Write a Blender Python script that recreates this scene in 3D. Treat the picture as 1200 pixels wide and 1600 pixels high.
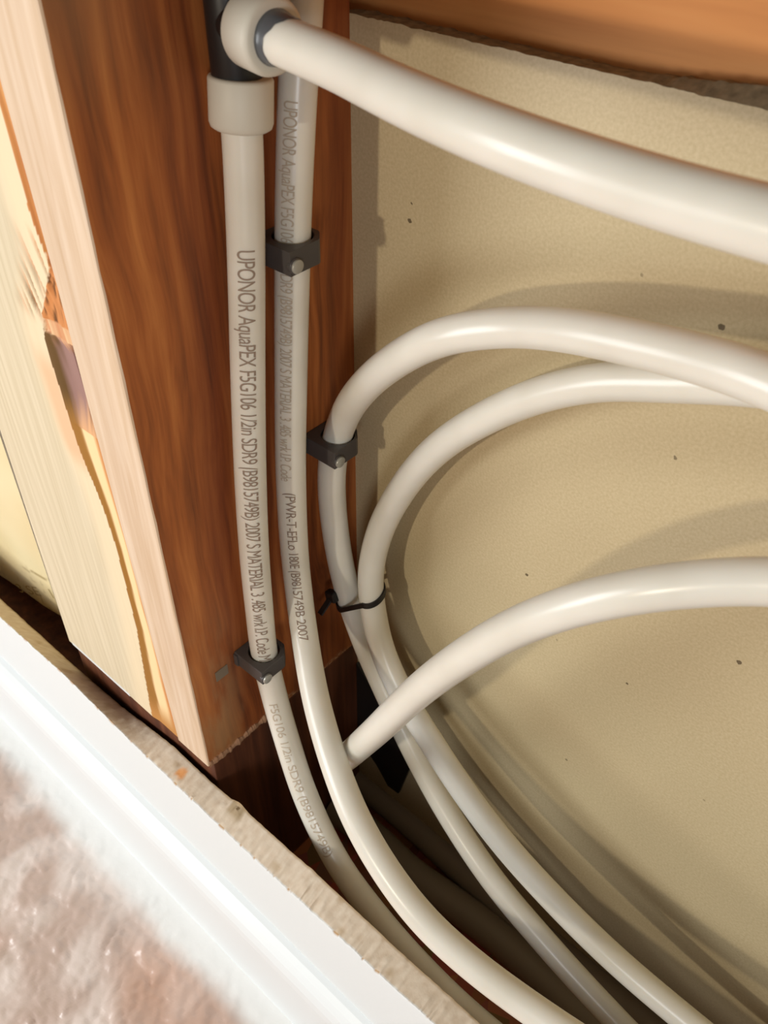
import bpy, bmesh, math
from mathutils import Vector, Matrix, noise

for _o in list(bpy.data.objects):
    bpy.data.objects.remove(_o)
SC = bpy.context.scene
COL = SC.collection

# ------------------------------------------------------------------ camera
F = 1365.0
CAM = Vector((.282, -.1587, .4935))
RIGHT = Vector((0.74917274, 0.66228051, 0.01116819))
DOWN = Vector((0.44838375, -0.49465788, -0.74449015))
FWD = Vector((-0.48753689, 0.56275936, -0.66754002))
cd = bpy.data.cameras.new('camera')
cam = bpy.data.objects.new('camera', cd); COL.objects.link(cam)
m = Matrix((RIGHT, -DOWN, -FWD)).transposed().to_4x4()
m.translation = CAM
cam.matrix_world = m
cd.sensor_fit = 'VERTICAL'
cd.lens = 4.2
cd.sensor_height = 1600 / F * 4.2
cd.sensor_width = 1200 / F * 4.2
cd.clip_start = .005
cd.dof.use_dof = True
cd.dof.focus_distance = .47
cd.dof.aperture_fstop = 2.6
SC.camera = cam
SC.view_settings.view_transform = 'Standard'
SC.view_settings.look = 'None'
SC.view_settings.gamma = 1
SC.view_settings.use_curve_mapping = False
SC.view_settings.exposure = -0.13

# ------------------------------------------------------------------ light
W = bpy.data.worlds.new('room_light'); SC.world = W; W.use_nodes = True
W.node_tree.nodes['Background'].inputs[0].default_value = (1.0, .82, .64, 1)
W.node_tree.nodes['Background'].inputs[1].default_value = .17


def area(name, loc, aim, size, power, col, shape='DISK', sy=None):
    l = bpy.data.lights.new(name, 'AREA'); l.shape = shape; l.size = size
    if sy: l.size_y = sy
    l.energy = power; l.color = col
    o = bpy.data.objects.new(name, l); COL.objects.link(o)
    o.location = loc
    o.rotation_euler = (Vector(aim) - Vector(loc)).to_track_quat('-Z', 'Y').to_euler()
    return o


# a work lamp in the room a little to the left, and daylight from the room's windows
area('work_lamp_light', (.09, -.80, .455), (.10, .14, .20), .040, 2.45, (1.0, .89, .72))
area('window_light', (-.55, -.90, .34), (-.05, -.03, -.12), .40, 9.8, (.95, .98, 1.0), 'RECTANGLE', .6)
area('room_window_light', (.58, -.48, .36), (.20, .05, .22), .16, 1.6, (.93, .96, 1.0), 'RECTANGLE', .22)


# ------------------------------------------------------------------ helpers
def ray(px, py):
    return RIGHT * ((px - 600) / F) + DOWN * ((py - 800) / F) + FWD
def onX(px, py, x):
    r = ray(px, py); return CAM + r * ((x - CAM.x) / r.x)
def onY(px, py, y):
    r = ray(px, py); return CAM + r * ((y - CAM.y) / r.y)
def onD(px, py, d):
    return CAM + ray(px, py) * d
def S(r, g, b):
    def c(v):
        v /= 255.0
        return v / 12.92 if v <= .04045 else ((v + .055) / 1.055) ** 2.4
    return (c(r), c(g), c(b), 1)
def lerp(a, b, t): return a + (b - a) * t
def mixc(a, b, t):
    t = max(0, min(1, t)); return tuple(lerp(a[i], b[i], t) for i in range(3)) + (1,)
def interp(x, pts):
    if x <= pts[0][0]: return pts[0][1]
    for (a, va), (b, vb) in zip(pts, pts[1:]):
        if x <= b: return lerp(va, vb, (x - a) / (b - a))
    return pts[-1][1]
def nz(x, y=0, z=0): return noise.noise(Vector((x, y, z)))
def smooth(a, b, x):
    t = max(0, min(1, (x - a) / (b - a))); return t * t * (3 - 2 * t)

def tag(o, label, cat, group=None, kind=None):
    if kind: o['kind'] = kind
    if label: o['label'] = label
    if cat: o['category'] = cat
    if group: o['group'] = group
    return o

def mesh(name, vs, fs, mat, parent=None, smooth_=False, cols=None, matidx=None):
    me = bpy.data.meshes.new(name)
    me.from_pydata([tuple(v) for v in vs], [], fs)
    for mm in (mat if isinstance(mat, (list, tuple)) else [mat]): me.materials.append(mm)
    if smooth_: me.polygons.foreach_set('use_smooth', [True] * len(me.polygons))
    if matidx: me.polygons.foreach_set('material_index', matidx)
    if cols:
        ca = me.color_attributes.new('paint', 'FLOAT_COLOR', 'POINT')
        ca.data.foreach_set('color', [c for q in cols for c in q])
    me.update()
    o = bpy.data.objects.new(name, me); COL.objects.link(o)
    if parent: o.parent = parent
    return o

def empty(name, loc=(0, 0, 0)):
    o = bpy.data.objects.new(name, None); COL.objects.link(o); o.empty_display_size = .01
    return o      # parts carry world coordinates, so things sit at the origin of the wall corner

class MB:
    def __init__(s): s.v = []; s.f = []; s.mi = []
    def add(s, vs, fs, mi=0):
        b = len(s.v); s.v += [Vector(v) for v in vs]; s.f += [tuple(i + b for i in f) for f in fs]; s.mi += [mi] * len(fs)
    def box(s, a, b, mi=0, fm=None):
        x0, y0, z0 = a; x1, y1, z1 = b
        vs = [(x0,y0,z0),(x1,y0,z0),(x1,y1,z0),(x0,y1,z0),(x0,y0,z1),(x1,y0,z1),(x1,y1,z1),(x0,y1,z1)]
        fs = [(3,2,1,0),(4,5,6,7),(0,1,5,4),(1,2,6,5),(2,3,7,6),(3,0,4,7)]
        s.add(vs, fs, mi)
    def cyl(s, p, q, r, n=24, r2=None, bevel=0):
        p = Vector(p); q = Vector(q); r2 = r if r2 is None else r2
        t = (q - p).normalized(); a = t.orthogonal().normalized(); b = t.cross(a)
        L = (q - p).length
        rows = [(0, r), (L, r2)]
        if bevel: rows = [(0, r - bevel), (bevel * .3, r - bevel * .3), (bevel, r), (L - bevel, r2), (L - bevel * .3, r2 - bevel * .3), (L, r2 - bevel)]
        vs = []
        for h, rr in rows:
            for i in range(n):
                an = 2 * math.pi * i / n
                vs.append(p + t * h + (a * math.cos(an) + b * math.sin(an)) * rr)
        fs = [tuple(reversed(range(n)))]
        for k in range(len(rows) - 1):
            for i in range(n):
                j = (i + 1) % n
                fs.append((k*n+i, k*n+j, (k+1)*n+j, (k+1)*n+i))
        fs.append(tuple(range((len(rows)-1)*n, len(rows)*n)))
        s.add(vs, fs)
    def build(s, name, mat, parent=None, sm=False, bev=0, seg=2):
        o = mesh(name, s.v, s.f, mat, parent, sm, None, s.mi)
        if bev:
            b = o.modifiers.new('bevel', 'BEVEL'); b.width = bev; b.segments = seg; b.limit_method = 'ANGLE'
        if sm:
            e = o.modifiers.new('split', 'EDGE_SPLIT'); e.split_angle = math.radians(40)
        return o

# ------------------------------------------------------------------ materials
class NT:
    def __init__(s, name):
        s.m = bpy.data.materials.new(name); s.m.use_nodes = True
        s.t = s.m.node_tree; s.b = s.t.nodes['Principled BSDF']
    def n(s, typ, **kw):
        x = s.t.nodes.new(typ)
        for k, v in kw.items():
            if k[0] == 'i' and k[1:].isdigit(): x.inputs[int(k[1:])].default_value = v
            else: setattr(x, k, v)
        return x
    def l(s, a, b): s.t.links.new(a, b)
    def coord(s, scale=(1, 1, 1)):
        c = s.n('ShaderNodeTexCoord'); mp = s.n('ShaderNodeMapping'); mp.inputs['Scale'].default_value = scale
        s.l(c.outputs['Object'], mp.inputs[0]); return mp.outputs[0]
    def noise(s, co, scale, detail=3, rough=.5, dist=0):
        x = s.n('ShaderNodeTexNoise'); x.inputs['Scale'].default_value = scale; x.inputs['Detail'].default_value = detail
        x.inputs['Roughness'].default_value = rough; x.inputs['Distortion'].default_value = dist
        s.l(co, x.inputs['Vector']); return x.outputs[0]
    def ramp(s, v, stops):
        r = s.n('ShaderNodeValToRGB'); e = r.color_ramp.elements
        while len(e) < len(stops): e.new(.5)
        for k, (p, c) in enumerate(stops): e[k].position = p; e[k].color = c
        s.l(v, r.inputs[0]); return r.outputs[0]
    def mix(s, f, a, b, mode='MIX'):
        x = s.n('ShaderNodeMix'); x.data_type = 'RGBA'; x.blend_type = mode
        for sock, v in ((x.inputs[0], f), (x.inputs[6], a), (x.inputs[7], b)):
            if hasattr(v, 'is_output'): s.l(v, sock)
            else: sock.default_value = v
        return x.outputs[2]
    def math(s, op, a, b=None, c=None):
        x = s.n('ShaderNodeMath'); x.operation = op
        for k, v in enumerate((a, b, c)):
            if v is None: continue
            if hasattr(v, 'is_output'): s.l(v, x.inputs[k])
            else: x.inputs[k].default_value = v
        return x.outputs[0]
    def bump(s, h, strength, dist):
        x = s.n('ShaderNodeBump'); x.inputs['Strength'].default_value = strength; x.inputs['Distance'].default_value = dist
        s.l(h, x.inputs['Height']); s.l(x.outputs[0], s.b.inputs['Normal'])
    def set(s, **kw):
        for k, v in kw.items():
            sock = s.b.inputs[k.replace('_', ' ')]
            if hasattr(v, 'is_output'): s.l(v, sock)
            else: sock.default_value = v
        return s

def plain(name, col, rough=.5, **kw):
    t = NT(name); t.set(Base_Color=col, Roughness=rough, **kw); return t.m

def mat_tube():
    t = NT('translucent_white_plastic')
    co = t.coord()
    c = t.ramp(t.noise(co, 35, 2), [(.3, S(221, 217, 204)), (.7, S(229, 226, 215))])
    t.set(Base_Color=c, Roughness=.28)
    t.b.inputs['Subsurface Weight'].default_value = .35
    t.b.inputs['Subsurface Radius'].default_value = (1, .8, .6)
    t.b.inputs['Subsurface Scale'].default_value = .005
    t.b.inputs['Specular IOR Level'].default_value = .5
    return t.m
M_TUBE = mat_tube()

def mat_wood_side():
    t = NT('orange_pine_side')
    co = t.coord((1, 1, .055))
    warp = t.noise(t.coord((1, 1, .35)), 14, 2)
    wv = t.n('ShaderNodeVectorMath'); wv.operation = 'SCALE'; wv.inputs[0].default_value = (.02, .035, 0)
    t.l(warp, wv.inputs['Scale'])
    ad = t.n('ShaderNodeVectorMath'); ad.operation = 'ADD'; t.l(co, ad.inputs[0]); t.l(wv.outputs[0], ad.inputs[1])
    g1 = t.noise(ad.outputs[0], 130, 4, .6)
    g2 = t.noise(ad.outputs[0], 38, 2, .5)
    c = t.ramp(g1, [(.28, S(118, 62, 26)), (.5, S(174, 99, 44)), (.74, S(208, 132, 66))])
    c2 = t.ramp(g2, [(.32, S(150, 96, 70)), (.62, S(255, 255, 255))])
    c = t.mix(.75, c, c2, 'MULTIPLY')
    # pale dusty film low on the board and a dust line where it meets the block below
    sp = t.n('ShaderNodeSeparateXYZ'); tc = t.n('ShaderNodeTexCoord'); t.l(tc.outputs['Object'], sp.inputs[0])
    Y, Z = sp.outputs[1], sp.outputs[2]
    def mr(v, a, b, c0, c1):
        x = t.n('ShaderNodeMapRange'); x.interpolation_type = 'SMOOTHSTEP'; t.l(v, x.inputs[0])
        for k, q in enumerate((a, b, c0, c1)): x.inputs[k + 1].default_value = q
        return x.outputs[0]
    film = t.math('MULTIPLY', mr(Z, .16, .05, 0, 1), mr(Y, .045, .012, 0, 1))
    film = t.math('MULTIPLY', film, mr(t.noise(t.coord((1, 1, .4)), 60, 4), .38, .6, .15, 1))
    c = t.mix(t.math('MULTIPLY', film, .6), c, S(176, 142, 98))
    filmt = t.math('MULTIPLY', mr(Z, .38, .45, 0, 1), mr(Y, .05, .01, 0, 1))
    c = t.mix(t.math('MULTIPLY', filmt, .5), c, S(130, 112, 80))
    wig = t.math('MULTIPLY_ADD', t.noise(t.coord((1, 1, 0)), 60, 4), .018, -.009)
    dz = t.math('ABSOLUTE', t.math('ADD', t.math('SUBTRACT', Z, .0005), wig))
    dl = t.math('MULTIPLY', mr(dz, .0052, .0005, 0, 1), mr(t.noise(t.coord(), 420, 3), .42, .62, .1, .8))
    c = t.mix(dl, c, S(196, 160, 125))
    t.set(Base_Color=c, Roughness=.62)
    t.bump(g1, .25, .0006)
    return t.m

def mat_wood(name, a, b, c_, axis=2, sc=130, rough=.65, bump=.2):
    t = NT(name)
    s = [1, 1, 1]; s[axis] = .05
    co = t.coord(tuple(s))
    g1 = t.noise(co, sc, 4, .6, .3)
    g2 = t.noise(co, sc * .25, 2)
    c = t.ramp(g1, [(.3, a), (.5, b), (.7, c_)])
    c = t.mix(.3, c, t.ramp(g2, [(.3, S(190, 170, 150)), (.65, (1, 1, 1, 1))]), 'MULTIPLY')
    t.set(Base_Color=c, Roughness=rough); t.bump(g1, bump, .0005)
    return t.m

def mat_painted(name, rough=.65, bs=400, bstr=.2, bd=.0004, spec=.3):
    t = NT(name); a = t.n('ShaderNodeAttribute'); a.attribute_name = 'paint'
    t.set(Base_Color=a.outputs['Color'], Roughness=rough); t.b.inputs['Specular IOR Level'].default_value = spec
    t.bump(t.noise(t.coord(), bs, 3), bstr, bd)
    return t.m

def mat_panel():
    t = NT('beige_board_paper')
    co = t.coord()
    c = t.ramp(t.noise(co, 6, 3), [(.3, S(192, 175, 136)), (.7, S(204, 188, 148))])
    c = t.mix(.18, c, t.ramp(t.noise(co, 700, 2), [(.3, S(150, 130, 100)), (.7, S(230, 215, 190))]))
    for (px, py, r, st) in ((640, 345, .0011, 1), (643, 318, .0006, 1), (1127, 511, .0013, 1), (1055, 715, .0009, .8), (585, 610, .0009, 1),
                            (823, 898, .0009, 1), (1155, 1035, .0013, 1), (980, 1068, .0008, 1), (885, 1187, .0009, .7), (1003, 430, .0007, .5),
                            (700, 660, .0006, .6), (1190, 380, .0006, .6), (870, 1000, .0006, .5), (1100, 1250, .0006, .5)):
        p = onY(px, py, .14)
        tc = t.n('ShaderNodeTexCoord')
        d = t.n('ShaderNodeVectorMath'); d.operation = 'DISTANCE'; t.l(tc.outputs['Object'], d.inputs[0]); d.inputs[1].default_value = p
        k = t.math('ADD', d.outputs['Value'], t.math('MULTIPLY_ADD', t.noise(co, 900, 2), .0014, -.0007))
        mk = t.math('MULTIPLY', t.math('LESS_THAN', k, r), st * .8)
        c = t.mix(mk, c, S(70, 55, 35))
    t.set(Base_Color=c, Roughness=.42); t.b.inputs['Specular IOR Level'].default_value = .35
    t.bump(t.noise(co, 300, 2), .03, .0002)
    return t.m

def mat_osb():
    t = NT('flake_board')
    v = t.n('ShaderNodeTexVoronoi'); v.inputs['Scale'].default_value = 70; t.l(t.coord((1, .45, 1)), v.inputs['Vector'])
    c = t.mix(.7, S(206, 130, 92), v.outputs['Color'], 'MULTIPLY')
    c = t.mix(.3, c, S(190, 112, 70))
    t.set(Base_Color=c, Roughness=.6); t.bump(v.outputs['Distance'], .5, .001)
    return t.m

M_SIDE = mat_wood_side()
M_STUD = mat_wood('pale_pine', S(214, 186, 152), S(226, 202, 174), S(234, 214, 190), 2, 190)
M_BLOCK = mat_wood('dark_block_wood', S(72, 38, 22), S(98, 54, 32), S(122, 72, 44), 2, 110)
M_HEAD = mat_wood('orange_blocking', S(206, 134, 70), S(226, 154, 86), S(236, 172, 106), 0, 60)
M_PANEL = mat_panel()
M_PAINT = mat_painted('painted_surface')
M_PLANED = mat_painted('planed_pine', .6, 250, .1, .0003)
M_GYP = mat_painted('cut_gypsum', .9, 500, .4, .0004, .1)
M_CLIP = plain('dark_grey_plastic', S(74, 70, 68), .42)
M_BLACK = plain('black_plastic', S(24, 23, 23), .4)
M_TIE = plain('black_nylon', S(20, 19, 18), .4)
M_NAIL = plain('nail_steel', S(176, 176, 168), .35, Metallic=.35)
M_INK = plain('faded_ink', S(146, 128, 112), .7)
M_GHOST = plain('rubbed_ink', S(192, 178, 158), .7)
M_RING = plain('white_ring_plastic', S(206, 202, 188), .5)
M_SLEEVE = plain('smoky_sleeve', S(84, 88, 92), .25)
M_WHITE = plain('white_trim_paint', S(236, 241, 243), .4)

# ------------------------------------------------------------------ the setting
fb = MB(); fb.box((-.45, -.0, -.215), (.75, .14, -.2)); o = fb.build('floor', mat_osb()); tag(o, None, None, kind='structure'); o.name = 'floor'

# back panel with ragged top
def strip_panel():
    vs = []; fs = []
    n = 420; x0, x1 = -.004, .75
    for i in range(n + 1):
        x = lerp(x0, x1, i / n)
        j = nz(x * 160, 3) * .0014 + nz(x * 600, 9) * .0006
        zt = .4050 + j * .6
        zb = zt + (.0001 + .0052 * smooth(.12, .19, x)) + nz(x * 300, 20) * .0010
        bot = -.2
        vs += [(x, .14, bot), (x, .14, zt), (x, .1465, zb), (x, .1525, zb - .001), (x, .1525, bot)]
    for i in range(n):
        a = i * 5; b = a + 5
        fs += [(a, b, b+1, a+1), (a+1, b+1, b+2, a+2), (a+2, b+2, b+3, a+3), (a+3, b+3, b+4, a+4)]
    mi = [k for _ in range(n) for k in (0, 1, 1, 0)]
    t = NT('torn_board_edge'); c = t.ramp(t.noise(t.coord((1, 1, 1)), 260, 4), [(.3, S(104, 94, 72)), (.7, S(146, 132, 104))]); t.set(Base_Color=c, Roughness=.9)
    o = mesh('wall_back', vs, fs, [M_PANEL, t.m], None, False, None, mi)
    o['kind'] = 'structure'
strip_panel()

# drywall with rough cut top
BACK = [(0, 935), (110, 1035), (190, 1104), (270, 1165), (330, 1222), (385, 1268), (500, 1370), (620, 1482), (740, 1590)]
FRONT = [(0, 965), (100, 1055), (200, 1155), (300, 1251), (400, 1345), (500, 1437), (600, 1530), (671, 1594)]
bz = [(p.x, p.z) for p in (onY(x, y, 0) for x, y in BACK)]; fz = [(p.x, p.z) for p in (onY(x, y, -.016) for x, y in FRONT)]
bz = [(-.45, bz[0][1] - .004)] + bz + [(.6, -.0125)]; fz = [(-.45, fz[0][1])] + fz + [(.6, fz[-1][1])]
def drywall():
    vs = []; fs = []; cols = []
    n = 1600; x0, x1 = -.42, .55; ROW = 13
    white = S(230, 235, 236)
    for i in range(n + 1):
        x = lerp(x0, x1, i / n)
        jf = nz(x * 90, 1) * .0016 + nz(x * 330, 2) * .0011 + (.0016 if nz(x * 45, 7) > .28 else 0) * abs(nz(x * 500, 2))
        jb = nz(x * 60, 4) * .0014 + nz(x * 200, 5) * .0008
        bump = .005 * math.exp(-((x - .028) / .006) ** 2)
        zf = interp(x, fz) + jf; zb = interp(x, bz) + jb
        vs.append((x, -.016, -.2)); cols.append(white)
        vs.append((x, -.016, zf - .004)); cols.append(white)
        tear = smooth(.12, .35, nz(x * 130, 11) + .4 * nz(x * 500, 12))
        vs.append((x, -.016, zf - .0006 - .0022 * tear)); cols.append(white)
        vs.append((x, -.0158 + .0005 * tear, zf - .0004 * tear)); cols.append(mixc(white, S(176, 140, 96), tear))
        for k in range(7):
            t = (k + .4) / 7
            g = nz(x * 260, k * .55, 5) * .7 + nz(x * 700, k * 1.6, 8) * .3
            lump = smooth(.25, .5, nz(x * 140, t * 3, 31)) * .0014
            vs.append((x, lerp(-.0155, -.0004, t) + g * .0003, lerp(zf, zb, t) + g * .0005 + lump * .45 + bump * .7 * smooth(.3, .9, t) * (1 + nz(x * 900, t * 5))))
            c = mixc(S(208, 190, 168), S(224, 211, 192), .5 + g)
            c = mixc(c, S(176, 150, 112), smooth(.3, .55, nz(x * 90, t * 2, 14)) * .5)
            c = mixc(c, S(150, 128, 92), smooth(.0006, .003, bump) * smooth(.3, .7, t) * .75)
            dd = math.hypot((x + .021) / .004, (t - .45) / .3)
            c = mixc(c, S(232, 168, 110), smooth(1.1, .5, dd + g * .4))
            cols.append(c)
        vs.append((x, 0, zb + bump)); cols.append(S(170, 146, 112))
        vs.append((x, 0, -.2)); cols.append(S(150, 130, 105))
    for i in range(n):
        for k in range(ROW - 1):
            a = i * ROW + k; b = a + ROW; fs.append((a, b, b + 1, a + 1))
    # thickness sideways closed by the far ends being outside the opening
    o = mesh('wall_front', vs, fs, M_GYP, None, True, cols)
    e = o.modifiers.new('s', 'EDGE_SPLIT'); e.split_angle = math.radians(45)
    o['kind'] = 'structure'
drywall()

# baseboard
bb = MB()
prof = [(-.0155, -.2), (-.031, -.2), (-.031, -.120), (-.0300, -.114), (-.0275, -.109), (-.0240, -.1055), (-.0200, -.1030), (-.0155, -.1020)]
xs = [-.5, .6]
vs = [(x, y, z) for x in xs for (y, z) in prof]; k = len(prof)
bb.add(vs, [(i, (i + 1) % k, (i + 1) % k + k, i + k) for i in range(k)] + [tuple(range(k)), tuple(range(2 * k - 1, k - 1, -1))])
o = bb.build('baseboard_front', M_WHITE, None, False); o['kind'] = 'structure'

# room floor boards (pinkish wood) under the plastic
rf = MB(); rf.box((-1.2, -1.3, -.215), (.9, -.016, -.201))
o = rf.build('floor', mat_wood('pink_floor_wood', S(176, 112, 84), S(196, 136, 106), S(212, 158, 128), 0, 30)); o['kind'] = 'structure'

def sheet():
    vs = []; fs = []; cols = []
    nx, ny = 420, 260; x0, x1, y0, y1 = -.50, .30, -.40, -.0309
    for j in range(ny + 1):
        for i in range(nx + 1):
            x = lerp(x0, x1, i / nx); y = lerp(y0, y1, j / ny)
            h = noise.turbulence(Vector((x * 22, y * 16, 1)), 4, True) * .006 + abs(nz(x * 70 + y * 40, y * 50, 2)) * .0035
            h += abs(nz(x * 150 + y * 60, y * 110, 5)) * .0022 + abs(nz(x * 300, y * 260 - x * 90, 7)) * .0009
            h *= smooth(-.0315, -.07, y) * .9 + .1
            vs.append((x, y, -.1995 + h))
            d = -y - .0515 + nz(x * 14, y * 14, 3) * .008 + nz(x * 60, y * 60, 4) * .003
            w = 1 - smooth(-.008, .012, d)  # white band beside the baseboard with a soft, uneven edge
            # patchy mask, not used in the colour below
            a = smooth(-.05, .35, nz(x * 14 + 3, y * 20, 8)) * .5
            c = mixc(S(200, 178, 166), S(228, 214, 206), smooth(-.3, .4, nz(x * 30, y * 26, 6)))
            c = mixc(c, S(198, 150, 122), smooth(.05, .5, nz(x * 9 - 2, y * 7, 12)) * .6 + smooth(-.11, -.2, y) * smooth(-.1, .3, nz(x * 20, y * 8, 15)) * .6)
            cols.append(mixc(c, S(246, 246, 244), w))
    for j in range(ny):
        for i in range(nx):
            a = j * (nx + 1) + i; fs.append((a, a + 1, a + nx + 2, a + nx + 1))
    m_ = mat_painted('thin_masking_film', .30, 90, .35, .002, .6)
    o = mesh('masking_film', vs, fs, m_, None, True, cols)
    tag(o, 'crinkled see-through plastic masking film with a soft-edged white band, covering the pinkish floor by the baseboard', 'plastic sheet')
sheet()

# ------------------------------------------------------------------ timber
def stud_right():
    # lofted board with slightly worn front corner, front face pale, side orange
    root = MB()
    zs = [i * .01 for i in range(0, 61)]
    V = []; Fs = []; MI = []
    for z in zs:
        xj = interp(z, [(0, -.0300), (.175, -.0326), (.2425, -.0342), (.323, -.0347), (.396, -.037), (.6, -.038)])
        w = .0012 + .0005 * nz(z * 60, 2)
        e = .0005 * nz(z * 35, 8)
        ring = [(xj, .0), (-w + e, .0), (-w * .3 + e, w * .3), (0, w), (0, .14), (xj, .14)]
        V += [(a, b, z) for a, b in ring]
    for i in range(len(zs) - 1):
        for k, mi in zip(range(6), (0, 0, 0, 1, 1, 1)):
            a = i * 6 + k; b = i * 6 + (k + 1) % 6
            Fs.append((a, b, b + 6, a + 6)); MI.append(mi)
    Fs += [(5, 4, 3, 2, 1, 0), tuple(range(len(V) - 6, len(V)))]; MI += [0, 0]
    o = mesh('wall_stud', V, Fs, [M_STUD, M_SIDE], None, False, None, MI)
    n = 90; m_ = 10; V = []; Fs = []
    for i in range(n + 1):
        y = lerp(.001, .075, i / n); zc = .001 + nz(y * 90, 3) * .0028 + nz(y * 300, 5) * .0012
        rr = (.0013 + .0009 * nz(y * 220, 9) + .0005 * nz(y * 700, 2)) * smooth(.075, .055, y) * 1.35
        for k in range(m_):
            a = 2 * math.pi * k / m_; V.append((max(-.0003, math.cos(a) * rr * .8), y, zc + math.sin(a) * rr * 1.5))
    for i in range(n):
        for k in range(m_):
            Fs.append((i*m_+k, i*m_+(k+1) % m_, (i+1)*m_+(k+1) % m_, (i+1)*m_+k))
    q = mesh('dust_ridge', V, Fs, plain('sawdust', S(168, 128, 98), .9), o); q['label'] = 'pale line of sawdust and glue at the foot'
    tag(o, 'upright pine stud with pale front edge and orange side that the pipes are clipped to', 'stud')
stud_right()

XB = [(onY(x, y, 0).z, onY(x, y, 0).x) for x, y in
      [(236, 1112), (213, 980), (181, 853), (160, 790), (122, 697), (71, 536), (66, 495), (76, 415), (48, 326), (0, 150)]] + [(.6, -.062)]
def stud_left():
    vs = []; fs = []; cols = []
    nx, nzn = 150, 480
    for j in range(nzn + 1):
        z = .0 + .55 * j / nzn
        xj = interp(z, [(0, -.0302), (.175, -.0328), (.2425, -.0344), (.323, -.0349), (.396, -.0372), (.6, -.0382)])
        xb = interp(z, XB) + .0004 * nz(z * 90, 1) - .0018 * smooth(.33, .35, z)
        xl = interp(z, [(0, -.1545), (.194, -.1462), (.5, -.140)])
        for i in range(nx + 1):
            x = lerp(xl, xj, i / nx); y = 0
            g = math.sin(x * 900 + nz(x * 60, z * 6, 2) * 9) * .3 + nz(x * 500, z * 6, 4) * .7 + nz(x * 1300, z * 10, 14) * .5
            base = mixc(S(206, 192, 160), S(228, 216, 188), .5 + g * .5)
            base = mixc(base, S(240, 222, 186), smooth(-.026, -.008, x - xb) * (.7 if z < .3 else .9))
            pk = smooth(.013, .003, abs(x - xb + .006)) * smooth(.205, .225, z) * smooth(.285, .265, z)
            base = mixc(base, S(236, 186, 146), pk * .8)
            if x < xb:
                # broken fibres around the knot
                k = smooth(-.026, -.006, x - xb) * smooth(.292, .305, z) * smooth(.347, .330, z)
                f = smooth(-.12, .14, nz(x * 250 + z * 70, z * 20, 6)); f2 = smooth(-.1, .2, nz(x * 420 + z * 90, z * 40, 16))
                base = mixc(base, mixc(S(206, 142, 92), S(122, 84, 38), f2), k * f)
                y = k * f * .0016
                d = math.hypot((x + .066) / .004, (z - .385) / .012)
                if d < 1: base = mixc(base, S(226, 170, 120), .4 * smooth(1, .7, d) * smooth(.4, .7, d))
            else:
                t = (x - xb) / max(1e-4, xj - xb)
                f = nz(x * 420 + z * 40, z * 16, 9)
                if z > .335:
                    c = mixc(S(178, 104, 40), S(222, 158, 88), .45 + f); y = .0012 * smooth(0, .5, t)
                elif z > .300:
                    c = mixc(S(212, 142, 84), S(112, 72, 34), smooth(.05, .35, f + .15 * math.sin(t * 20))); y = .0015 * smooth(0, .4, t) + f * .0015
                elif z > .292:
                    c = mixc(S(232, 196, 150), S(206, 140, 96), .6 + f); y = .0015 + f * .001
                elif z > .242:
                    c = mixc(S(104, 76, 34), S(158, 124, 116), smooth(.18, .34, t + f * .1)); c = mixc(c, S(84, 40, 30), smooth(.62, .72, t + f * .15)); k = smooth(.262, .240, z + .008 * f); c = mixc(c, mixc(S(160, 112, 46), S(228, 176, 128), smooth(.26, .42, t)), k); k = smooth(.284, .294, z + .006 * f); c = mixc(c, S(220, 170, 130), k * smooth(.15, .3, t)); y = .0040 * smooth(0, .5, t) * smooth(.236, .262, z) * (1 - .6 * k)
                else:
                    c = mixc(S(160, 112, 46), S(248, 218, 166), smooth(.26, .42, t + f * .06)); c = mixc(c, S(206, 138, 76), smooth(.72, .9, t + f * .06))
                    c = mixc(c, S(196, 140, 76), smooth(.03, .0, z)); y = .0010 * smooth(0, .3, t)
                base = c
            vs.append((x, y, z)); cols.append(base)
    for j in range(nzn):
        for i in range(nx):
            a = j * (nx + 1) + i; fs.append((a, a + 1, a + nx + 2, a + nx + 1))
    # sides, back, ends
    b = len(vs); n1 = nx + 1
    side = S(205, 180, 140)
    vs += [(-.1545, .14, 0), (-.0302, .14, 0), (-.1395, .14, .55), (-.038, .14, .55)]; cols += [side] * 4
    top0 = nzn * n1
    lf = [j * n1 for j in range(nzn + 1)]; rt = [j * n1 + nx for j in range(nzn + 1)]
    fs.append(tuple(reversed(lf)) + (b, b + 2)); fs.append(tuple(rt) + (b + 3, b + 1))
    fs.append((b, b + 1, b + 3, b + 2)); fs.append(tuple(range(n1)) + (b + 1, b)); fs.append(tuple(reversed(range(top0, top0 + n1))) + (b + 2, b + 3))
    o = mesh('wall_stud', vs, fs, M_PLANED, None, True, cols)
    e = o.modifiers.new('split', 'EDGE_SPLIT'); e.split_angle = math.radians(50)
    pl = MB(); pl.box((-.1500, -.0003, .0), (-.082, .0004, .0024)); q = pl.build('white_streak', M_WHITE, o); q['label'] = 'thin white streak along the foot'  # thin white strip along the bottom of the post's front
    tag(o, 'wide cream pine post with a split golden bark edge and a purplish knot hollow', 'stud')
stud_left()

sb = MB(); sb.box((-.1560, .004, -.2), (.0, .14, -.0005), 0); sb.box((-.44, .006, -.2), (-.1562, .14, -.098), 0)  # second box added so the gap in the next bay stays dark
o = sb.build('sill_block', M_BLOCK, None, False, .001)
tag(o, 'dark brown wooden block under the foot of the studs, mostly hidden behind the cut drywall', 'wood block')

hb = MB(); hb.box((-.03, .1535, .38), (.75, .19, .60))
o = hb.build('blocking_board', M_HEAD, None, False, .001)
tag(o, 'orange horizontal wooden board above the ragged top of the beige back panel', 'board')

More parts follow.
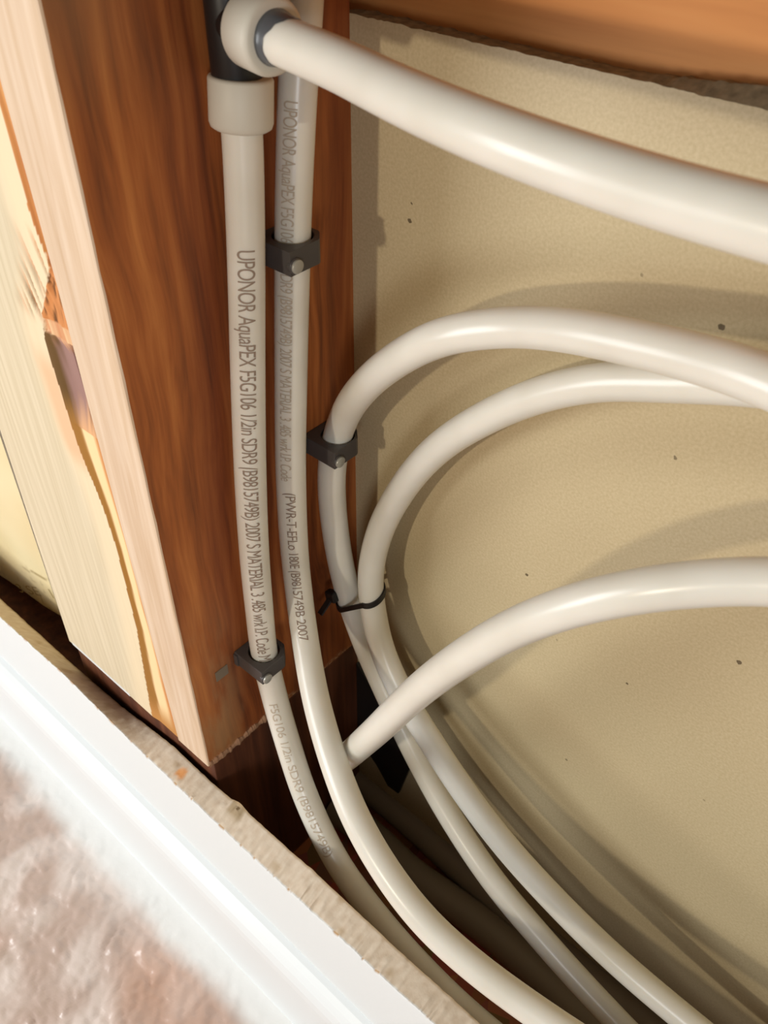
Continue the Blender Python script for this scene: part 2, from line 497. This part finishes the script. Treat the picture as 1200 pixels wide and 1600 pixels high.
# board in the next bay
def bay():
    vs = []; fs = []; cols = []; nx, nzn = 110, 130
    for j in range(nzn + 1):
        for i in range(nx + 1):
            x = lerp(-.40, -.145, i / nx)
            zb = interp(x, [(-.36, -.106), (-.30, -.091), (-.272, -.0865), (-.234, -.0745), (-.2, -.069), (-.14, -.06)])+.0012*nz(x*90,4)
            t = j / nzn; z = lerp(zb, .45, t ** 1.7)
            h = z - zb
            c = mixc(S(232, 214, 168), S(240, 226, 184), .5 + nz(x * 20, z * 20, 3))
            cr = abs(z - (-.026 + .35 * (x + .26) + .002 * nz(x * 120, 5)))
            c = mixc(c, S(150, 126, 74), smooth(.0016, .0004, cr) * smooth(-.29, -.27, x) * .8)
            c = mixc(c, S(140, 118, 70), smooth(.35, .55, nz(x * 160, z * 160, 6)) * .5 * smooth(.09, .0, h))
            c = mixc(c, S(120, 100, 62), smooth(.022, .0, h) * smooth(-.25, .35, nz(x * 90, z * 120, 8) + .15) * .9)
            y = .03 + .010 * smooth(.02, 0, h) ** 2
            c = mixc(c, S(238, 238, 224), smooth(-.268, -.295, x) * smooth(.05, .01, h) * .8)
            vs.append((x, y, z)); cols.append(c)
    for j in range(nzn):
        for i in range(nx):
            a = j * (nx + 1) + i; fs.append((a, a + 1, a + nx + 2, a + nx + 1))
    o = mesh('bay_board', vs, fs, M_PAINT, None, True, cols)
    s = o.modifiers.new('thick', 'SOLIDIFY'); s.thickness = .01; s.offset = -1
    tag(o, 'stained cream board with faint stamped print, in the gap left of the pale post', 'board')
    return o
BAY = bay()
nb = MB(); nb.box((-.44, .002, .0), (-.41, .12, .5)); 

# flat black patch at the foot of the stud's back corner
def patch():
    out = [(548, 1030), (578, 1072), (600, 1105), (640, 1150), (640, 1200), (622, 1240), (606, 1228), (588, 1195), (556, 1150), (548, 1100)]
    p = [onY(x, y, .137) for x, y in out]; p = [Vector((max(.001, q.x), q.y, q.z)) for q in p]
    vs = p + [q + Vector((0, .0025, 0)) for q in p]; n = len(p)
    fs = [tuple(range(n)), tuple(reversed(range(n, 2 * n)))] + [(i, i + n, (i + 1) % n + n, (i + 1) % n) for i in range(n)]
    o = mesh('black_patch', vs, fs, M_BLACK)
    tag(o, 'flat black patch in the bottom corner between the stud and the beige panel', 'patch')
patch()

# ------------------------------------------------------------------ pipes
R = .008
def catmull(P, step=.0015):
    P = [Vector(p) for p in P]
    Q = [P[0] * 2 - P[1]] + P + [P[-1] * 2 - P[-2]]
    out = []
    for i in range(1, len(Q) - 2):
        p0, p1, p2, p3 = Q[i-1], Q[i], Q[i+1], Q[i+2]
        a = max(1e-6, (p1-p0).length ** .5); b = max(1e-6, (p2-p1).length ** .5); c = max(1e-6, (p3-p2).length ** .5)
        m1 = (p2-p1) + b * ((p1-p0)/a - (p2-p0)/(a+b)); m2 = (p2-p1) + b * ((p3-p2)/c - (p3-p1)/(b+c))
        n = max(2, int((p2 - p1).length / step))
        for k in range(n):
            t = k / n; t2 = t*t; t3 = t2*t
            out.append(p1*(2*t3-3*t2+1) + m1*(t3-2*t2+t) + p2*(-2*t3+3*t2) + m2*(t3-t2))
    out.append(P[-1]); return out
def relax(pts, it=60, passes=1):
    for _ in range(it):
        q = pts[:]
        for i in range(1, len(pts) - 1): q[i] = (pts[i-1] + pts[i] * 2 + pts[i+1]) / 4
        pts = q
    return pts
def frames(pts):
    T = [(pts[min(i+1, len(pts)-1)] - pts[max(i-1, 0)]).normalized() for i in range(len(pts))]
    a = T[0].orthogonal().normalized(); A = []
    for t in T:
        a = (a - t * a.dot(t)).normalized(); A.append(a.copy())
    return T, A
def sweep(name, pts, r, mat, parent=None, n=36):
    T, A = frames(pts); vs = []; fs = []
    for p, t, a in zip(pts, T, A):
        b = t.cross(a)
        for i in range(n):
            an = 2 * math.pi * i / n; vs.append(p + (a * math.cos(an) + b * math.sin(an)) * r)
    for k in range(len(pts) - 1):
        for i in range(n):
            j = (i + 1) % n; fs.append((k*n+i, k*n+j, (k+1)*n+j, (k+1)*n+i))
    fs.append(tuple(reversed(range(n)))); fs.append(tuple(range((len(pts)-1)*n, len(pts)*n)))
    o = mesh(name, vs, fs, mat, parent, True)
    e = o.modifiers.new('split', 'EDGE_SPLIT'); e.split_angle = math.radians(60)
    return o
def pipe(pts, label, r=R, mat=None):
    p = relax(catmull(pts), 40)
    root = empty('water_pipe'); tag(root, label, 'pipe')
    sweep('pipe_wall', p, r, mat or M_TUBE, root)
    return root, p

PROJ = lambda P: (600 + F * (P - CAM).dot(RIGHT) / (P - CAM).dot(FWD), 800 + F * (P - CAM).dot(DOWN) / (P - CAM).dot(FWD))

def lettering(root, path, text, py0, py1, size, ang, mat, r=R, name='printed_lettering'):
    """wrap one line of print around the pipe between two heights of the photograph"""
    cu = bpy.data.curves.new('t', 'FONT'); cu.body = text; cu.size = size; cu.space_character = .92
    ob = bpy.data.objects.new('t', cu); COL.objects.link(ob)
    dg = bpy.context.evaluated_depsgraph_get(); dg.update()
    me = bpy.data.meshes.new_from_object(ob.evaluated_get(dg)); bpy.data.objects.remove(ob); bpy.data.curves.remove(cu)
    bm = bmesh.new(); bm.from_mesh(me)
    for k in range(-4, 18):
        bmesh.ops.bisect_plane(bm, geom=bm.verts[:] + bm.edges[:] + bm.faces[:], plane_co=(0, size * k / 14, 0), plane_no=(0, 1, 0))
    bm.to_mesh(me); bm.free()
    xs = [v.co.x for v in me.vertices]; x0, x1 = min(xs), max(xs)
    # arc length
    L = [0]
    for a, b in zip(path, path[1:]): L.append(L[-1] + (b - a).length)
    def s_at(py):
        best = min(range(len(path)), key=lambda i: abs(PROJ(path[i])[1] - py)); return L[best], best
    s0, i0 = s_at(py0); s1, i1 = s_at(py1)
    T, A = frames(path)
    import bisect
    for v in me.vertices:
        s = lerp(s0, s1, (v.co.x - x0) / (x1 - x0))
        k = max(0, min(len(path) - 2, bisect.bisect_right(L, s) - 1)); f = (s - L[k]) / max(1e-9, L[k+1] - L[k])
        c = path[k].lerp(path[k+1], f); t = T[k].lerp(T[k+1], f).normalized()
        n = (Vector((.30, -.16, .42)) - c); n = (n - t * n.dot(t)).normalized()
        e = n.cross(t).normalized()
        th = ang + (v.co.y - size * .36) / r
        v.co = c + (n * math.cos(th) + e * math.sin(th)) * (r + .00012)
    me.materials.clear(); me.materials.append(mat)
    o = bpy.data.objects.new(name, me); COL.objects.link(o); o.parent = root
    o['label'] = 'dark printed lettering'
    return o

# pipe A: left pipe out of the elbow
XA = .0125
PA = [onX(*q, XA) for q in ((373, 130), (378, 200), (382, 300), (384.5, 400), (387.5, 600), (391, 740), (397, 860), (405, 950), (413, 1020))]
PA += [onD(428, 1085, .538), onD(448, 1155, .548), onD(479, 1248, .552), onD(529, 1350, .55), onD(585, 1427, .547), onD(648, 1500, .543), onD(720, 1572, .536), onD(800, 1640, .53), onD(900, 1720, .52), onD(1100, 1850, .5), onD(1300, 1960, .48)]
rA, pA = pipe(PA, 'printed white pipe hanging from the black elbow, nearest the stud front, clipped low')
PB = [onX(*q, .0125) for q in ((476, -80), (473, 0), (465, 140), (461, 240), (458, 340), (456, 460), (454.5, 600), (454, 720), (458, 830), (464, 900))]
PB += [onD(477, 1000, .516), onD(493, 1090, .505), onD(518, 1180, .490), onD(553, 1272, .476), onD(600, 1356, .464), onD(660, 1435, .453), onD(735, 1505, .444), onD(850, 1590, .43), onD(950, 1655, .42), onD(1150, 1770, .4), onD(1350, 1870, .38)]
rB, pB = pipe(PB, 'long white pipe rising behind the elbow ring, held by the topmost grey clip')
PC = [onD(1330, 650, .24), onD(1180, 588, .26), onD(1090, 560, .276), onD(1000, 538, .292), onD(900, 518, .311), onD(800, 511, .335), onD(700, 524, .357), onD(620, 562, .39), onD(560, 615, .43),
      onX(530, 672, .014), onX(520, 715, .0125), onX(518, 760, .0125), onX(527, 850, .0125), onD(545, 932, .556), onD(572, 1010, .575), onD(605, 1085, .583), onD(645, 1170, .583), onD(700, 1270, .575), onD(770, 1375, .56), onD(845, 1465, .548), onD(940, 1570, .535), onD(1040, 1670, .52), onD(1250, 1830, .48)]
rC, pC = pipe(PC, 'white pipe looping up and right out of the clip at the panel corner')
PD = [onY(1400, 640, .122), onY(1200, 603, .122), onY(1050, 597, .122), onY(940, 597, .122), onY(850, 615, .122), onY(760, 652, .122), onY(685, 700, .122), onY(630, 762, .122), onY(592, 835, .120),
      onD(579, 900, .533), onD(582, 945, .541), onD(597, 1015, .550), onD(630, 1088, .552), onD(668, 1150, .548), onD(725, 1237, .541), onD(790, 1322, .532), onD(870, 1410, .52), onD(960, 1498, .508), onD(1070, 1592, .495), onD(1180, 1680, .48), onD(1400, 1840, .45)]
rD, pD = pipe(PD, 'white pipe arching close to the beige panel, just below the upper loop')
PE = [onD(1400, 925, .255), onD(1200, 908, .276), onD(1100, 911, .286), onD(1000, 923, .298), onD(900, 945, .316), onD(800, 983, .343), onD(720, 1030, .372), onD(650, 1083, .415), onD(590, 1140, .463),
      onD(550, 1176, .512), onD(530, 1196, .545), onD(531, 1226, .58), onD(552, 1272, .62), onD(586, 1332, .66)]
rE, pE = pipe(PE, 'bright white pipe sweeping low across the panel and ducking behind the long pipe')
_e = Vector((.0125, .0662, .4160)); _q = onD(525, 100, .2785)
PT = [_e.lerp(_q, .04), _e.lerp(_q, .35), _e.lerp(_q, .7), _q, onD(610, 142, .2575), onD(700, 183, .239), onD(800, 223, .224), onD(900, 259, .214), onD(1000, 292, .206), onD(1100, 322, .198), onD(1200, 349, .190), onD(1330, 384, .181), onD(1480, 420, .172)]
rT, pT = pipe(PT, 'thick-looking white pipe leaving the elbow sideways across the top of the picture')

M_DIM = plain('grey_pipe_plastic', S(150, 138, 120), .5)
def onZ(px, py, z):
    r = ray(px, py); return CAM + r * ((z - CAM.z) / r.z)
zf = -.2 + .0135
d1 = [onZ(x, y, zf) for x, y in ((520, 1180), (575, 1228), (640, 1282), (720, 1355), (800, 1425), (880, 1495), (980, 1575), (1100, 1660))]
d2 = [onZ(x, y, zf) for x, y in ((520, 1262), (580, 1305), (640, 1362), (700, 1405), (770, 1458), (840, 1520), (900, 1578), (990, 1660))]
pipe(d1, 'dim grey pipe lying on the cavity floor, nearer the beige panel', .0125, M_DIM)
pipe(d2, 'dim grey pipe lying on the cavity floor, nearer the cut drywall', .0125, M_DIM)

# print on the pipes
lettering(rA, pA, 'UPONOR AquaPEX F5G106 1/2in SDR9 (B9815749B) 2007 S MATERIAL 3 .485 wrk I.P. Code M5', 380, 1022, .0108, -.02, M_INK)
lettering(rA, pA, 'F5G106 1/2in SDR9 (B9815749B)', 1090, 1330, .0075, -.25, M_GHOST)
lettering(rB, pB, 'UPONOR AquaPEX F5G106 1/2in SDR9 (B9815749B) 2007 S MATERIAL 3 .485 wrk I.P. Code', 150, 740, .0085, -.35, M_GHOST)
lettering(rB, pB, '(PWR-T-EFLo 180E (B9815749B 2007', 755, 1000, .0078, -.10, M_INK)

# ------------------------------------------------------------------ elbow fitting
el = empty('pipe_elbow'); tag(el, 'black pipe elbow with two chunky white rings, against the stud at the top', 'pipe fitting')
ec = Vector((.0125, .0662, .4160))
b = MB(); b.cyl(ec + Vector((-.0005, 0, -.030)), ec + Vector((-.0005, 0, .038)), .0093, 32, bevel=.001)
axT = (pT[8] - pT[0]).normalized()
b.cyl(ec, ec + axT * .0135, .0088, 32, bevel=.001)
b.build('elbow_body', M_BLACK, el, True)
def ring(p, ax, L, ro, ri, name):
    ax = ax.normalized(); a = ax.orthogonal().normalized(); c = ax.cross(a); n = 48
    rows = [(0, ri), (0, ro - .0012), (.0004, ro - .0004), (.0012, ro), (L - .0025, ro), (L - .0008, ro - .0006), (L, ro - .0018), (L, ri)]
    vs = []; fs = []
    for h, r in rows:
        for i in range(n):
            an = 2 * math.pi * i / n; vs.append(p + ax * h + (a * math.cos(an) + c * math.sin(an)) * r)
    for k in range(len(rows)):
        k2 = (k + 1) % len(rows)
        for i in range(n):
            j = (i + 1) % n; fs.append((k*n+i, k*n+j, k2*n+j, k2*n+i))
    o = mesh(name, vs, fs, M_RING, el, True); e = o.modifiers.new('s', 'EDGE_SPLIT'); e.split_angle = math.radians(40)
    o['label'] = 'off-white plastic ring'
    return o
q = onX(376, 118, XA); ax = (onX(377, 190, XA) - q)
ring(q, ax, .0185, .0123, .0081, 'expansion_ring')
ring(ec + axT * .0112, axT, .0150, .0128, .0081, 'expansion_ring')
# grey sleeve showing through at the root of the sideways pipe
def sleeve():
    n = 48; vs = []; fs = []; p0 = ec; up = Vector((0, 0, 1)); a = (up - axT * up.dot(axT)).normalized(); c = axT.cross(a)
    K = 8
    for k in range(K):
        for i in range(n):
            an = 2 * math.pi * i / n
            L = .0050 + .0060 * max(0, math.cos(an + .3)) + .0012 * nz(math.cos(an) * 3, math.sin(an) * 3)
            h = L * k / (K - 1); rr = .00825 + .0012 * (1 - k / (K - 1)) ** 2 - (.0001 if k == K - 1 else 0)
            # follow the pipe's own centre line
            s = .0250 + h; ctr = min(pT, key=lambda q_: abs((q_ - ec).dot(axT) - s))
            ctr = ctr + axT * (s - (ctr - ec).dot(axT))
            vs.append(ctr + (a * math.cos(an) + c * math.sin(an)) * rr)
    for k in range(K - 1):
        for i in range(n):
            j = (i + 1) % n; fs.append((k*n+i, k*n+j, (k+1)*n+j, (k+1)*n+i))
    o = mesh('insert_sleeve', vs, fs, M_SLEEVE, el, True); o['label'] = 'smoky blue-grey sleeve at the root of the sideways pipe'
sleeve()

# ------------------------------------------------------------------ clips
def clip(cy, cz, cx, label, tilt=0, H=.0112, X1=.0240, hy=.0125, nail=(0, 0), tan=None):
    """square clamp nailed to the stud, pipe hole through it"""
    root = empty('pipe_clip'); tag(root, label, 'clip', 'grey pipe clips on the stud')
    n = 48; rh = .0093
    # outline in XY: stud face at x=0; front-left corner sharp, back corner rounded
    def outline(an):
        d = Vector((math.cos(an), math.sin(an)))
        x0, x1, y0, y1 = -cx + .0001, X1 - cx, -hy, hy * .92
        best = 9
        if d.x > 1e-6: best = min(best, x1 / d.x)
        if d.x < -1e-6: best = min(best, x0 / d.x)
        if d.y > 1e-6: best = min(best, y1 / d.y)
        if d.y < -1e-6: best = min(best, y0 / d.y)
        if 0 < an < math.pi * .5: best = min(best, (x1 + y1) * .74 / (d.x + d.y))
        return d * best
    angs = sorted(set([2 * math.pi * i / n for i in range(n)] + [math.atan2(-hy, X1 - cx) % (2 * math.pi), math.atan2(-hy, -cx + .0001) % (2 * math.pi), math.atan2(hy * .92, -cx + .0001) % (2 * math.pi)]))
    n = len(angs); vs = []; fs = []
    t = tan.normalized() if tan else Vector((0, 0, 1))
    def P(x, y, h):
        z = cz + h + tilt * (x)
        return Vector((cx + x, cy + y, z))
    for h, inner in ((H/2, False), (H/2, True), (-H/2, True), (-H/2, False)):
        for an in angs:
            if inner:
                s = t * (h / t.z) if abs(t.z) > .3 else Vector((0, 0, h))
                x, y = math.cos(an) * rh + s.x, math.sin(an) * rh + s.y
            else:
                o_ = outline(an); x, y = o_.x, o_.y
            vs.append(P(x, y, h))
    for k in range(4):
        k2 = (k + 1) % 4
        for i in range(n):
            j = (i + 1) % n; fs.append((k*n+i, k*n+j, k2*n+j, k2*n+i))
    o = mesh('clip_body', vs, fs, M_CLIP, root)
    bv = o.modifiers.new('bevel', 'BEVEL'); bv.width = .0005; bv.segments = 2; bv.limit_method = 'ANGLE'; bv.angle_limit = math.radians(35)
    # small moulded ribs on the top face and nail boss
    bs = MB()
    bs.cyl((X1 - .002, cy - hy + .003, cz - H * .12), (X1 + .0008, cy - hy + .003, cz - H * .12), .0037, 24, bevel=.0004)
    bs.box((.0005, cy - hy - .0012, cz - H/2 + .001), (.0035, cy - hy + .001, cz + H/2 - .001))
    bs.build('nail_boss', M_CLIP, root, False, .0002)
    nb_ = MB(); nb_.cyl((X1 + .0005, cy - hy + .003 + nail[0], cz - H * .12 + nail[1]), (X1 + .0020, cy - hy + .003 + nail[0], cz - H * .12 + nail[1]), .0032, 24, bevel=.0004)
    o = nb_.build('nail', M_NAIL, root, True); o['label'] = 'pale round nail head'
    return root
def at_py(path, py):
    i = min(range(2, len(path) - 2), key=lambda k: abs(PROJ(path[k])[1] - py)); return path[i], (path[i+1] - path[i-1]).normalized()
c, t = at_py(pB, 385); clip(c.y, c.z, c.x, 'topmost dark grey clip, holding the long printed pipe to the stud', tan=t)
i = min(range(len(pC)), key=lambda k: (Vector(PROJ(pC[k])) - Vector((523, 693))).length); c = pC[i]; t = (pC[i+1] - pC[i-1]).normalized()
clip(c.y, c.z, c.x, 'dark grey clip at the panel corner, with the looping pipe rising out of it', tan=t)
i = min(range(len(pA)), key=lambda k: (Vector(PROJ(pA[k])) - Vector((411, 1026))).length); c = pA[i]; t = (pA[i+1] - pA[i-1]).normalized()
clip(c.y, c.z, c.x, 'lowest dark grey clip, around the left pipe near the foot of the stud', tan=t)

# ------------------------------------------------------------------ cable tie
def cable_tie():
    root = empty('cable_tie'); tag(root, 'black cable tie binding two pipes in front of the stud corner', 'cable tie')
    i1 = min(range(len(pC)), key=lambda k: (Vector(PROJ(pC[k])) - Vector((545, 934))).length); i2 = min(range(len(pD)), key=lambda k: (Vector(PROJ(pD[k])) - Vector((580, 928))).length)
    c1, c2 = pC[i1], pD[i2]; n = (pC[i1+1] - pC[i1-1] + pD[i2+1] - pD[i2-1]).normalized()
    u = (c2 - c1); u = (u - n * u.dot(n)); d = u.length; u.normalize(); v = n.cross(u)
    if v.dot(CAM - c1) < 0: v = -v     # v points to the viewer
    rr = R + .0007; loop = []
    N = 24
    for k in range(N + 1):
        an = -math.pi / 2 + math.pi * k / N; loop.append(c2 + (u * math.cos(an) + v * math.sin(an)) * rr)
    for k in range(N + 1):
        an = math.pi / 2 + math.pi * k / N; loop.append(c1 + (u * math.cos(an) + v * math.sin(an)) * rr)
    vs = []; fs = []; cen = (c1 + c2) / 2; m_ = len(loop); loop = [p + n * (.42 * (p - cen).dot(v)) for p in loop]
    for k, p in enumerate(loop):
        tt = (loop[(k+1) % m_] - loop[k-1]).normalized(); o_ = tt.cross(n).normalized()
        if o_.dot(p - cen) < 0: o_ = -o_
        for a, b_ in ((-.0006, -.0018), (.0006, -.0018), (.0006, .0018), (-.0006, .0018)): vs.append(p + o_ * a + n * b_)
    for k in range(m_):
        k2 = (k + 1) % m_
        for i in range(4):
            j = (i + 1) % 4; fs.append((k*4+i, k*4+j, k2*4+j, k2*4+i))
    mesh('strap', vs, fs, M_TIE, root)
    # head at the left front, tail sticking out down-left
    hc = onD(519, 931, (c1 - CAM).dot(FWD) - .006)
    def obox(name, c, ax, ay, az, sx, sy, sz, bev):
        mb = MB(); mb.box((-sx/2, -sy/2, -sz/2), (sx/2, sy/2, sz/2)); mb.v = [c + ax * q.x + ay * q.y + az * q.z for q in mb.v]
        mb.build(name, M_TIE, root, False, bev)
    obox('head', hc, u, v, n, .0080, .0055, .0075, .0012)
    td = (onD(500, 960, .55) - onD(519, 931, .55)).normalized(); s = td.cross(v).normalized(); w = td.cross(s)
    obox('tail', hc + td * .0080, td, s, w, .0120, .0040, .0014, .0004)
cable_tie()

# small pale scrap on the stud face
p = onX(347, 1052, .0006); mb = MB(); mb.box((.0001, p.y - .0045, p.z - .0040), (.0007, p.y + .0045, p.z + .0040))
o = mb.build('metal_chip', plain('grey_chip', S(128, 116, 98), .6)); tag(o, 'tiny grey square stuck on the stud face left of the lowest clip', 'chip')

# faint stamp on the bay board
cu = bpy.data.curves.new('s', 'FONT'); cu.body = '3 SE  1'; cu.size = .013
ob = bpy.data.objects.new('s', cu); COL.objects.link(ob); dg = bpy.context.evaluated_depsgraph_get(); dg.update()
me = bpy.data.meshes.new_from_object(ob.evaluated_get(dg)); bpy.data.objects.remove(ob)
q0 = onY(30, 925, .0298); q1 = onY(85, 935, .0298); ux = (q1 - q0).normalized(); uz = Vector((-ux.z, 0, ux.x))
w0 = max(v.co.x for v in me.vertices)
for v in me.vertices: v.co = q0 + ux * (v.co.x / w0 * (q1 - q0).length) + uz * v.co.y
me.materials.clear(); me.materials.append(plain('faint_stamp', S(196, 176, 128), .7))
o = bpy.data.objects.new('stamped_print', me); COL.objects.link(o); o.parent = BAY; o['label'] = 'faint brown stamped characters'
